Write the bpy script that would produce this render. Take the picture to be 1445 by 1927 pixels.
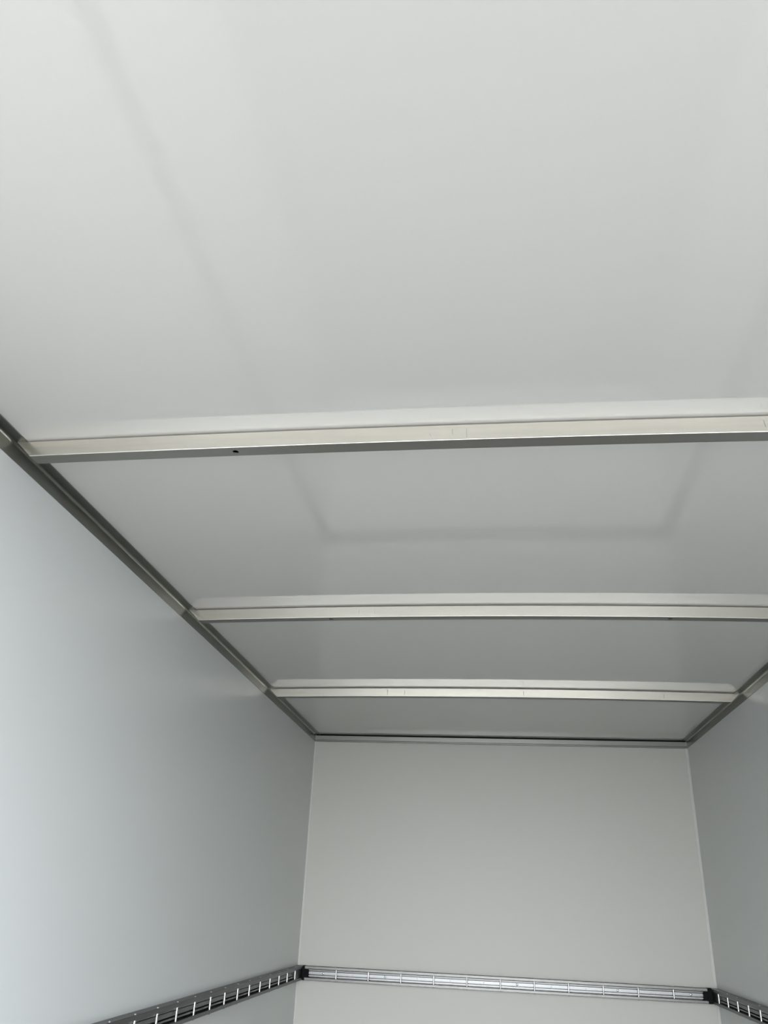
import bpy, bmesh, math
from mathutils import Matrix, Vector

S = bpy.context.scene
COL = S.collection
for o in list(bpy.data.objects):
    bpy.data.objects.remove(o, do_unlink=True)

# ------------------------------------------------------------------ camera
W = 1.22            # half width of the box body
FL = 0.0            # loading floor
ZR = 2.80           # reference height used by the measurements
CEIL = ZR - 0.022   # ceiling panel at the side walls
REAR = -5.16        # rear opening
yaw, pitch, roll = -0.14385, 0.45525, 0.04541
fw = Vector((math.sin(yaw)*math.cos(pitch), math.cos(yaw)*math.cos(pitch), math.sin(pitch)))
rt = Vector((math.cos(yaw), -math.sin(yaw), 0.0))
up = rt.cross(fw)
R_ = math.cos(roll)*rt + math.sin(roll)*up
U_ = -math.sin(roll)*rt + math.cos(roll)*up
cam_data = bpy.data.cameras.new('camera')
cam = bpy.data.objects.new('camera', cam_data)
COL.objects.link(cam)
cam.matrix_world = Matrix(((R_.x, U_.x, -fw.x, -0.0245),
                           (R_.y, U_.y, -fw.y, -5.472),
                           (R_.z, U_.z, -fw.z, ZR-1.0415),
                           (0, 0, 0, 1)))
cam_data.sensor_fit = 'HORIZONTAL'
cam_data.sensor_width = 36.0
cam_data.lens = 1503.48*36.0/1445.0
cam_data.clip_start = 0.02
S.camera = cam

# ------------------------------------------------------------------ world, exposure
SKY_TOP = (0.80, 0.90, 1.0, 1)
SKY_LOW = (0.97, 0.99, 1.0, 1)
SKY_STRENGTH = 6.5
SKY_SIDE = 0.45
S.view_settings.view_transform = 'Standard'
S.view_settings.look = 'None'
S.view_settings.gamma = 1.0
S.view_settings.use_curve_mapping = False
S.view_settings.exposure = 0.58
try:
    S.cycles.max_bounces = 16
    S.cycles.diffuse_bounces = 12
    S.cycles.glossy_bounces = 8
except Exception:
    pass
wd = bpy.data.worlds.new('overcast_sky')
S.world = wd
wd.use_nodes = True
nt = wd.node_tree
nt.nodes.clear()
wo = nt.nodes.new('ShaderNodeOutputWorld')
bg = nt.nodes.new('ShaderNodeBackground')
tc = nt.nodes.new('ShaderNodeTexCoord')
sp = nt.nodes.new('ShaderNodeSeparateXYZ')
rp = nt.nodes.new('ShaderNodeValToRGB')
rp.color_ramp.elements[0].position = 0.0
rp.color_ramp.elements[0].color = SKY_LOW
rp.color_ramp.elements[1].position = 0.7
rp.color_ramp.elements[1].color = SKY_TOP
nt.links.new(tc.outputs['Generated'], sp.inputs[0])
nt.links.new(sp.outputs['Z'], rp.inputs[0])
nt.links.new(rp.outputs[0], bg.inputs[0])
# the overcast is brighter on the right-hand side of the vehicle
mx = nt.nodes.new('ShaderNodeMath'); mx.operation = 'MULTIPLY_ADD'
mx.inputs[1].default_value = SKY_STRENGTH*SKY_SIDE
mx.inputs[2].default_value = SKY_STRENGTH
nt.links.new(sp.outputs['X'], mx.inputs[0])
nt.links.new(mx.outputs[0], bg.inputs[1])
nt.links.new(bg.outputs[0], wo.inputs[0])


# ------------------------------------------------------------------ materials
def new_mat(name, color, rough, metal=0.0, ior=1.5, spec=0.5, aniso=0.0):
    m = bpy.data.materials.new(name)
    m.use_nodes = True
    b = m.node_tree.nodes['Principled BSDF']
    b.inputs['Base Color'].default_value = (*color, 1)
    b.inputs['Roughness'].default_value = rough
    b.inputs['Metallic'].default_value = metal
    b.inputs['IOR'].default_value = ior
    b.inputs['Specular IOR Level'].default_value = spec
    b.inputs['Anisotropic'].default_value = aniso
    return m


def add_bump(m, scale, strength, dist, stretch=(1, 1, 1), detail=2.0):
    t = m.node_tree
    b = t.nodes['Principled BSDF']
    co = t.nodes.new('ShaderNodeTexCoord')
    mp = t.nodes.new('ShaderNodeMapping')
    mp.inputs['Scale'].default_value = stretch
    n = t.nodes.new('ShaderNodeTexNoise')
    n.inputs['Scale'].default_value = scale
    n.inputs['Detail'].default_value = detail
    bp = t.nodes.new('ShaderNodeBump')
    bp.inputs['Strength'].default_value = strength
    bp.inputs['Distance'].default_value = dist
    t.links.new(co.outputs['Object'], mp.inputs[0])
    t.links.new(mp.outputs[0], n.inputs['Vector'])
    t.links.new(n.outputs['Fac'], bp.inputs['Height'])
    t.links.new(bp.outputs[0], b.inputs['Normal'])
    return m


def vary_color(m, c1, c2, scale, stretch=(1, 1, 1)):
    t = m.node_tree
    b = t.nodes['Principled BSDF']
    co = t.nodes.new('ShaderNodeTexCoord')
    mp = t.nodes.new('ShaderNodeMapping')
    mp.inputs['Scale'].default_value = stretch
    n = t.nodes.new('ShaderNodeTexNoise')
    n.inputs['Scale'].default_value = scale
    n.inputs['Detail'].default_value = 4
    r = t.nodes.new('ShaderNodeValToRGB')
    r.color_ramp.elements[0].position = 0.35
    r.color_ramp.elements[1].position = 0.65
    r.color_ramp.elements[0].color = (*c1, 1)
    r.color_ramp.elements[1].color = (*c2, 1)
    t.links.new(co.outputs['Object'], mp.inputs[0])
    t.links.new(mp.outputs[0], n.inputs['Vector'])
    t.links.new(n.outputs['Fac'], r.inputs[0])
    t.links.new(r.outputs[0], b.inputs['Base Color'])
    return m


M = {}
M['ceiling'] = add_bump(new_mat('glossy_white_ceiling_panel', (0.63, 0.610, 0.588), 0.05, ior=1.6), 9.0, 0.25, 0.0006)
M['wall'] = add_bump(new_mat('satin_white_side_panel', (0.57, 0.583, 0.578), 0.28), 14.0, 0.2, 0.0004)
M['back'] = add_bump(new_mat('matt_white_end_panel', (0.59, 0.588, 0.542), 0.45), 14.0, 0.2, 0.0004)
M['floor'] = vary_color(new_mat('brown_phenolic_floor', (0.12, 0.10, 0.085), 0.4),
                        (0.06, 0.053, 0.045), (0.085, 0.075, 0.064), 3.0, (1, 0.3, 1))
M['ground'] = vary_color(new_mat('pale_yard_concrete', (0.5, 0.5, 0.48), 0.9), (0.20, 0.188, 0.170), (0.25, 0.236, 0.214), 0.7)
M['alu'] = vary_color(new_mat('mill_aluminium', (0.8, 0.79, 0.76), 0.27, 1.0, aniso=0.0),
                      (0.82, 0.785, 0.715), (0.88, 0.845, 0.77), 6.0, (0.6, 12, 12))
M['side'] = new_mat('zinc_rail_shaded_copy', (0.125, 0.128, 0.128), 0.4, 1.0)  # rail metal again, darkened in colour for the dark surroundings it mirrors
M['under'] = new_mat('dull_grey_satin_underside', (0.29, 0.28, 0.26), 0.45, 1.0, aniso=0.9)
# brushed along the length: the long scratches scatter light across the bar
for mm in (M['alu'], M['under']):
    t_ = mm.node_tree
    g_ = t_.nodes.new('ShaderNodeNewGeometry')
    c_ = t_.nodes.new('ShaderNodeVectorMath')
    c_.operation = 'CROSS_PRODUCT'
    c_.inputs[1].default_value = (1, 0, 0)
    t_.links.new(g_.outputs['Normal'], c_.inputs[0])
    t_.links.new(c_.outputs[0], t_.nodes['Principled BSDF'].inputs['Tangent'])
M['trim'] = new_mat('dull_aluminium_trim', (0.27, 0.27, 0.25), 0.36, 1.0)
M['endtrim'] = new_mat('light_aluminium_trim', (0.25, 0.25, 0.235), 0.35, 1.0)
M['rail'] = vary_color(new_mat('zinc_rail', (0.5, 0.51, 0.52), 0.35, 1.0), (0.17, 0.17, 0.166), (0.20, 0.20, 0.196), 5.0, (8, 8, 40))

M['scuff'] = new_mat('grey_scuff', (0.33, 0.32, 0.29), 0.5)
M['web'] = new_mat('zinc_web_lit_copy', (0.31, 0.315, 0.32), 0.38, 1.0)  # lit copy of the rail zinc, light from the opening put into colour
M['rod'] = new_mat('bright_zinc_rod', (0.92, 0.93, 0.92), 0.22, 1.0)
M['rubber'] = new_mat('black_rubber', (0.006, 0.006, 0.007), 0.7, spec=0.15)
M['strip'] = new_mat('white_plastic_strip', (0.64, 0.64, 0.61), 0.4)
M['outer'] = new_mat('white_body_paint', (0.75, 0.75, 0.75), 0.3)
M['steel'] = new_mat('painted_rear_frame', (0.55, 0.56, 0.57), 0.4)


# ------------------------------------------------------------------ helpers
def obj(name, verts, faces, mat, parent=None, smooth=False, loc=(0, 0, 0), autosmooth=None):
    me = bpy.data.meshes.new(name)
    me.from_pydata([tuple(v) for v in verts], [], faces)
    bm = bmesh.new()
    bm.from_mesh(me)
    bmesh.ops.recalc_face_normals(bm, faces=bm.faces)
    if autosmooth is not None:
        for f in bm.faces:
            f.smooth = True
        for e in bm.edges:
            if len(e.link_faces) == 2 and e.calc_face_angle(0) > autosmooth:
                e.smooth = False
    bm.to_mesh(me)
    bm.free()
    if smooth:
        for p in me.polygons:
            p.use_smooth = True
    me.materials.append(mat)
    o = bpy.data.objects.new(name, me)
    o.location = loc
    COL.objects.link(o)
    if parent is not None:
        o.parent = parent
    return o


def tag(o, label=None, cat=None, group=None, kind=None):
    if label: o['label'] = label
    if cat: o['category'] = cat
    if group: o['group'] = group
    if kind: o['kind'] = kind
    return o


def empty(name, loc):
    o = bpy.data.objects.new(name, None)
    o.location = loc
    o.empty_display_size = 0.1
    COL.objects.link(o)
    return o


def box_vf(x0, x1, y0, y1, z0, z1):
    v = [(x, y, z) for x in (x0, x1) for y in (y0, y1) for z in (z0, z1)]
    f = [(0, 1, 3, 2), (4, 6, 7, 5), (0, 4, 5, 1), (2, 3, 7, 6), (0, 2, 6, 4), (1, 5, 7, 3)]
    return v, f


def box(name, x0, x1, y0, y1, z0, z1, mat, parent=None):
    return obj(name, *box_vf(x0, x1, y0, y1, z0, z1), mat, parent)


def extrude(profile, n0, n1, place):
    """closed profile of (d, z); place(d, t, z) -> point; t runs n0..n1"""
    n = len(profile)
    v = [place(d, n0, z) for d, z in profile] + [place(d, n1, z) for d, z in profile]
    f = [(i, (i+1) % n, n+(i+1) % n, n+i) for i in range(n)]
    f += [tuple(range(n)), tuple(range(2*n-1, n-1, -1))]
    return v, f


def cylinder_vf(r, z0, z1, n=14, cx=0, cy=0, base=0):
    v, f = [], []
    for k in range(n):
        a = 2*math.pi*k/n
        v.append((cx+r*math.cos(a), cy+r*math.sin(a), z0))
        v.append((cx+r*math.cos(a), cy+r*math.sin(a), z1))
    for k in range(n):
        a, b = 2*k, 2*((k+1) % n)
        f.append((base+a, base+b, base+b+1, base+a+1))
    f.append(tuple(base+2*k for k in range(n)))
    f.append(tuple(base+2*k+1 for k in reversed(range(n))))
    return v, f


def dome_vf(r, h, n=14, m=4):
    """low rivet head, flat side at z=0, bulging to +z"""
    v, f = [], []
    for j in range(m):
        t = j/m*math.pi/2
        for k in range(n):
            a = 2*math.pi*k/n
            v.append((r*math.cos(t)*math.cos(a), r*math.cos(t)*math.sin(a), h*math.sin(t)))
    v.append((0, 0, h))
    for j in range(m-1):
        for k in range(n):
            f.append((j*n+k, j*n+(k+1) % n, (j+1)*n+(k+1) % n, (j+1)*n+k))
    for k in range(n):
        f.append(((m-1)*n+k, (m-1)*n+(k+1) % n, m*n))
    f.append(tuple(reversed(range(n))))
    return v, f


def bow_at(y):
    pts = [(0.0, 0.0), (-1.29, 0.0127), (-2.57, 0.0166), (-3.86, 0.0112), (-5.15, 0.010), (REAR, 0.0)]
    for (a, ba), (b, bb) in zip(pts, pts[1:]):
        if b <= y <= a:
            t = (a-y)/(a-b)
            t = t*t*(3-2*t)
            return ba+(bb-ba)*t
    return 0.0


# ------------------------------------------------------------------ the box body
T = 0.06
st = lambda o: tag(o, kind='structure')
st(box('floor', -W-T, W+T, REAR, T, FL-0.05, FL, M['floor']))
st(box('wall_left', -W-T, -W, REAR, T, FL, CEIL+0.10, M['wall']))
st(box('wall_right', W, W+T, REAR, T, FL, CEIL+0.10, M['wall']))
st(box('wall_back', -W, W, 0.0, T, FL, CEIL+0.10, M['back']))

# ceiling panel, very slightly bowed upward between the side walls
NX, NY = 48, 130
v, f = [], []
for j in range(NY+1):
    y = REAR*j/NY
    for i in range(NX+1):
        x = -W+2*W*i/NX
        v.append((x, y, CEIL+bow_at(y)*(1-(x/W)**2)))
for j in range(NY):
    for i in range(NX):
        a = j*(NX+1)+i
        f.append((a, a+1, a+NX+2, a+NX+1))
nb = len(v)
v += [(x, y, z+0.05) for x, y, z in v]
f += [tuple(nb+k for k in reversed(q)) for q in f[:NX*NY]]
loop = [i for i in range(NX+1)] + [j*(NX+1)+NX for j in range(1, NY+1)] + \
       [NY*(NX+1)+i for i in range(NX-1, -1, -1)] + [j*(NX+1) for j in range(NY-1, 0, -1)]
for k in range(len(loop)):
    a, b = loop[k], loop[(k+1) % len(loop)]
    f.append((a, b, b+nb, a+nb))
st(obj('ceiling', v, f, M['ceiling'], autosmooth=0.6))

# angle trims along the tops of the side walls: wall flange, rounded inner corner, ceiling flange
cz = CEIL-ZR
prof = [(0.0, -0.0678), (0.0022, -0.0678)]
for k in range(7):
    a = math.pi*k/12
    prof.append((0.0022+0.008*(1-math.cos(a)), cz-0.0025-0.008*(1-math.sin(a))))
prof += [(0.037, cz-0.0025), (0.037, cz), (0.0, cz)]
st(obj('trim_1', *extrude(prof, REAR, -0.002, lambda d, t, z: (-W+d, t, ZR+z)), M['trim'], autosmooth=0.5))
st(obj('trim_2', *extrude(prof, REAR, -0.002, lambda d, t, z: (W-d, t, ZR+z)), M['trim'], autosmooth=0.5))

# trim along the top of the end wall, with its stepped lower edge, over a black seal
prof = [(0.0, -0.0310), (0.013, -0.0310), (0.015, -0.0325), (0.015, -0.0605), (0.013, -0.0617), (0.009, -0.0625),
        (0.009, -0.0640), (0.011, -0.0650), (0.011, -0.0685), (0.009, -0.0700), (0.0, -0.0700)]
st(obj('trim_3', *extrude(prof, -W+0.0030, W-0.0030, lambda d, t, z: (t, -d, ZR+z)), M['endtrim']))
prof = [(0.0, -0.0310), (0.012, -0.0310), (0.012, cz), (0.0, cz)]
st(obj('trim_4', *extrude(prof, -W+0.0110, W-0.0110, lambda d, t, z: (t, -d, ZR+z)), M['rubber']))
# slim cover strips in the two upright corners of the end wall
for n, s, wd_ in ((5, -1, 0.010), (6, 1, 0.016)):
    prof = [(0.0, 0.0), (0.0, wd_), (0.0025, wd_-0.001), (0.003, wd_-0.003), (0.003, 0.0)]
    st(obj('trim_%d' % n, *extrude(prof, FL, ZR-0.0700, lambda d, t, z: (s*(W-z), -d, t)), M['strip']))

# rear door frame (behind the camera) and the yard outside
vv, ff = [], []
for q in (box_vf(-W-0.10, -W, REAR-0.08, REAR, FL-0.25, CEIL+0.16), box_vf(W, W+0.10, REAR-0.08, REAR, FL-0.25, CEIL+0.16),
          box_vf(-W, W, REAR-0.08, REAR, CEIL-0.02, CEIL+0.16), box_vf(-W, W, REAR-0.08, REAR, FL-0.25, FL-0.002)):
    b0 = len(vv)
    vv += q[0]
    ff += [tuple(b0+i for i in k) for k in q[1]]
st(obj('trim_7', vv, ff, M['steel']))
st(box('ground', -40, 40, -60, 20, FL-1.25, FL-1.05, M['ground']))


# ------------------------------------------------------------------ roof bows
def roof_bow(y0, bow, label, marks):
    H, D, r = 0.0422, 0.0415, 0.0016
    ztop = -0.0266
    root = empty('roof_bow', (0, y0, ZR+ztop))
    tag(root, label, 'roof bow', 'aluminium roof bows across the ceiling')
    # cross-section, clockwise from the rear top: (y, z)
    sec = [(D-0.001, 0.0), (r*0.8, 0.0), (r*0.25, -r*0.25), (0.0, -r*0.8)]
    sec += [(0.0, -H+r), (r*0.3, -H+r*0.3), (r, -H)]
    ib = len(sec)-1                       # bottom strip runs from ib to ib+1
    sec += [(D-r, -H), (D-r*0.3, -H+r*0.3), (D, -H+r), (D, -0.001)]
    n = len(sec)
    xe = lambda z: 1.207+z                # mitred ends
    xb = xe(-H)
    hr, hs = 0.0075, 0.011
    sts = [-1+2*k/60 for k in range(61)]
    holes = [-0.636, 0.636]
    for h in holes:
        sts = [s for s in sts if abs(s*xb-h) > hs+0.008]
        sts += [(h-hs)/xb, (h+hs)/xb]
    sts.sort()
    zb = lambda x: bow*(1-(x/W)**2)
    vs, fs, us = [], [], []
    for s in sts:
        for (yy, zz) in sec:
            x = s*xe(zz)
            vs.append((x, yy, zz+zb(x)))
    for k in range(len(sts)-1):
        hx = None
        for h in holes:
            if abs(sts[k]*xb-(h-hs)) < 1e-6:
                hx = h
        for i in range(n):
            j = (i+1) % n
            a, b, c, d = k*n+i, k*n+j, (k+1)*n+j, (k+1)*n+i
            if i == ib and hx is not None:
                # ring of faces round the drilled hole, and the hole's wall
                m = 24
                cy = (sec[ib][0]+sec[ib+1][0])/2
                hy = (sec[ib+1][0]-sec[ib][0])/2
                outer, inner, deep = [], [], []
                for q in range(m):
                    an = 2*math.pi*q/m+math.pi/4
                    ca, sa = math.cos(an), math.sin(an)
                    kk = 1/max(abs(ca), abs(sa))
                    ox, oy = hx+hs*ca*kk, cy+hy*sa*kk
                    ix, iy = hx+hr*ca, cy+hr*sa
                    if q % (m//4) == 0:
                        idx = {0: c, 1: b, 2: a, 3: d}[q//(m//4)]
                        # corners in order (+,+),(-,+),(-,-),(+,-)
                        outer.append(idx)
                    else:
                        outer.append(len(vs)); vs.append((ox, oy, -H+zb(ox)))
                    inner.append(len(vs)); vs.append((ix, iy, -H+zb(ix)))
                    deep.append(len(vs)); vs.append((ix, iy, -H+0.0025+zb(ix)))
                for q in range(m):
                    p = (q+1) % m
                    us.append((outer[q], outer[p], inner[p], inner[q]))
                    us.append((inner[q], inner[p], deep[p], deep[q]))
                continue
            (us if i == ib else fs).append((a, b, c, d))
    fs.append(tuple(range(n)))
    fs.append(tuple((len(sts)-1)*n+i for i in reversed(range(n))))
    def pick(faces):
        ids = sorted({i for q in faces for i in q})
        mp = {i: k for k, i in enumerate(ids)}
        return [vs[i] for i in ids], [tuple(mp[i] for i in q) for q in faces]
    obj('bow_profile', *pick(fs), M['alu'], root, autosmooth=0.35)
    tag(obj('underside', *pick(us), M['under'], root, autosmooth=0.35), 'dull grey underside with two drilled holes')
    # small scuffs on the bright front face: (x, lower z, upper z, width, lean)
    for mx_, z0, z1, mw, lean in marks:
        zo = zb(mx_)
        q = [(mx_-mw/2, z0+zo), (mx_+mw/2, z0+zo), (mx_+mw/2+lean, z1+zo), (mx_-mw/2+lean, z1+zo)]
        vv_ = [(a, 0.0005, b) for a, b in q]+[(a, -0.00015, b) for a, b in q]
        obj('scuff_mark', vv_, [(0, 1, 2, 3), (4, 7, 6, 5), (0, 4, 5, 1), (1, 5, 6, 2), (2, 6, 7, 3), (3, 7, 4, 0)], M['scuff'], root)
    # flat fixing tongue at each end, lying on the angle trim
    for s in (-1, 1):
        x0, x1 = s*1.1835, s*1.209
        q = box_vf(min(x0, x1), max(x0, x1), 0.002, D-0.002, -0.0002, 0.0022)
        obj('fixing_tongue', *q, M['alu'], root)
    return root


roof_bow(-3.858, 0.0112, 'nearest and largest of the three aluminium roof bows under the ceiling',
         [(-0.153, -0.032, -0.022, 0.0008, -0.006), (-0.104, -0.026, -0.012, 0.0016, 0.0), (-0.070, -0.036, -0.010, 0.0016, 0.0), (0.597, -0.030, -0.011, 0.0025, -0.002)])
roof_bow(-2.570, 0.0166, 'middle aluminium roof bow, second of three from the far end wall',
         [(-0.524, -0.030, -0.012, 0.0010, 0.0), (-0.464, -0.030, -0.016, 0.0009, 0.0)])
roof_bow(-1.293, 0.0127, 'farthest and smallest aluminium roof bow, closest to the end wall',
         [(-0.567, -0.034, -0.008, 0.0022, 0.0), (-0.477, -0.034, -0.010, 0.0016, 0.002), (0.142, -0.034, -0.012, 0.0022, 0.0), (0.843, -0.034, -0.012, 0.0016, 0.0)])

# ------------------------------------------------------------------ lashing rails
RZ = ZR-1.4351
PITCH = 0.19475
PD = 0.0335
RAIL_PROF = [(0.0, 0.0375), (0.038, 0.0375), (0.040, 0.0355), (0.040, 0.0235), (0.0385, 0.0220), (0.0365, 0.0215),
             (0.030, 0.0195), (0.030, 0.0140), (0.005, 0.0132), (0.005, 0.0098), (0.022, 0.0090), (0.022, -0.0058),
             (0.005, -0.0066), (0.005, -0.0102), (0.024, -0.0110), (0.025, -0.0168), (0.005, -0.0180), (0.005, -0.0224),
             (0.0385, -0.0232), (0.040, -0.0243), (0.040, -0.0360), (0.038, -0.0375), (0.0, -0.0375)]

rod_me = None


def make_rod_meshes():
    v, f = cylinder_vf(0.0042, -0.0262, 0.0262, 16)
    rod = obj('rod', v, f, M['rod'], autosmooth=0.6)
    v, f = dome_vf(0.0042, 0.0034)
    riv = obj('rivet', v, f, M['rod'], autosmooth=1.2)
    return rod, riv


ROD, RIV = make_rod_meshes()
used = [False]


def add_rod(root, x, y):
    """one upright rod with a rivet head above and below, copied from the first"""
    if not used[0]:
        rod = ROD
    else:
        rod = ROD.copy()
        COL.objects.link(rod)
    rod.parent = root
    rod.location = (x, y, 0)
    for s in (1, -1):
        if not used[0]:
            r = RIV
            used[0] = True
        else:
            r = RIV.copy()
            COL.objects.link(r)
        r.parent = rod
        r.location = (0, 0, s*0.0376)
        r.rotation_euler = (0 if s > 0 else math.pi, 0, 0)


def side_rail(s, first, label):
    root = empty('lashing_rail', (s*W, 0, RZ))
    tag(root, label, 'lashing rail', 'slotted lashing rails round the walls')
    obj('channel', *extrude(RAIL_PROF, REAR+0.10, -0.001, lambda d, t, z: (-s*d, t, z)), M['side'], root, autosmooth=0.4)
    q = box_vf(0.006, 0.034, 0, 1, 0, 1)
    a, b = (-0.034, -0.008) if s > 0 else (0.008, 0.034)
    obj('reflection_plate', *box_vf(a, b, -first+0.016, -0.003, -0.0226, 0.0212), M['side'], root)  # added plate, stands in for the reflection at the end of the recess
    y = -first
    while y > REAR+0.16:
        add_rod(root, -s*PD, y)
        y -= PITCH


side_rail(-1, 0.2129, 'metal lashing rail with upright rods on the left side wall')
side_rail(1, 0.1639, 'metal lashing rail with upright rods on the right side wall')

root = empty('lashing_rail', (0, 0, RZ))
# ridges of the web between the grooves, daylight painted in as lighter zinc
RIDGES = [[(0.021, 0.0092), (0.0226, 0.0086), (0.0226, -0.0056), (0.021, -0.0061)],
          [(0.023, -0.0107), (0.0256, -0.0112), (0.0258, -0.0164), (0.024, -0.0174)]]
tag(root, 'metal lashing rail with eleven upright rods across the end wall', 'lashing rail', 'slotted lashing rails round the walls')
XL, XR = -1.167, 1.157
obj('channel', *extrude(RAIL_PROF, XL, XR, lambda d, t, z: (t, -d, z)), M['rail'], root, autosmooth=0.4)
for pr in RIDGES:
    tag(obj('ridge', *extrude(pr, XL+0.001, XR-0.001, lambda d, t, z: (t, -d, z)), M['web'], root), 'lengthwise ridge with daylight painted into its colour')
for i in range(11):
    add_rod(root, -0.9748+i*PITCH, -PD)
for s, e in ((-1, XL), (1, XR)):
    v1, f1 = box_vf(min(e, s*1.1795), max(e, s*1.1795), -0.0405, -0.001, -0.0385, 0.0385)
    xi = e-s*0.023
    v2, f2 = box_vf(min(e, xi), max(e, xi), -0.034, -0.011, -0.0226, 0.0213)
    tag(obj('end_cap', v1+v2, f1+[tuple(8+i for i in q) for q in f2], M['rubber'], root), 'black plastic end cap')
SX = [(-1.055, 1), (-0.680, 1), (0.095, 1), (0.665, 1), (1.068, 1),
      (-0.878, 0), (-0.488, 0), (-0.293, 0), (-0.098, 0), (0.292, 0), (0.487, 0), (0.875, 0)]
v, f = dome_vf(0.0062, 0.003)
rv = [(x, -z, y) for x, y, z in v]
scr = None
for x, big in SX:
    if scr is None:
        scr = o = obj('screw', rv, f, M['rod'], root, autosmooth=1.2)
    else:
        o = scr.copy(); COL.objects.link(o); o.parent = root
    o.location = (x, -0.0226, 0.001)
    if not big:
        o.scale = (0.5, 0.5, 0.5)
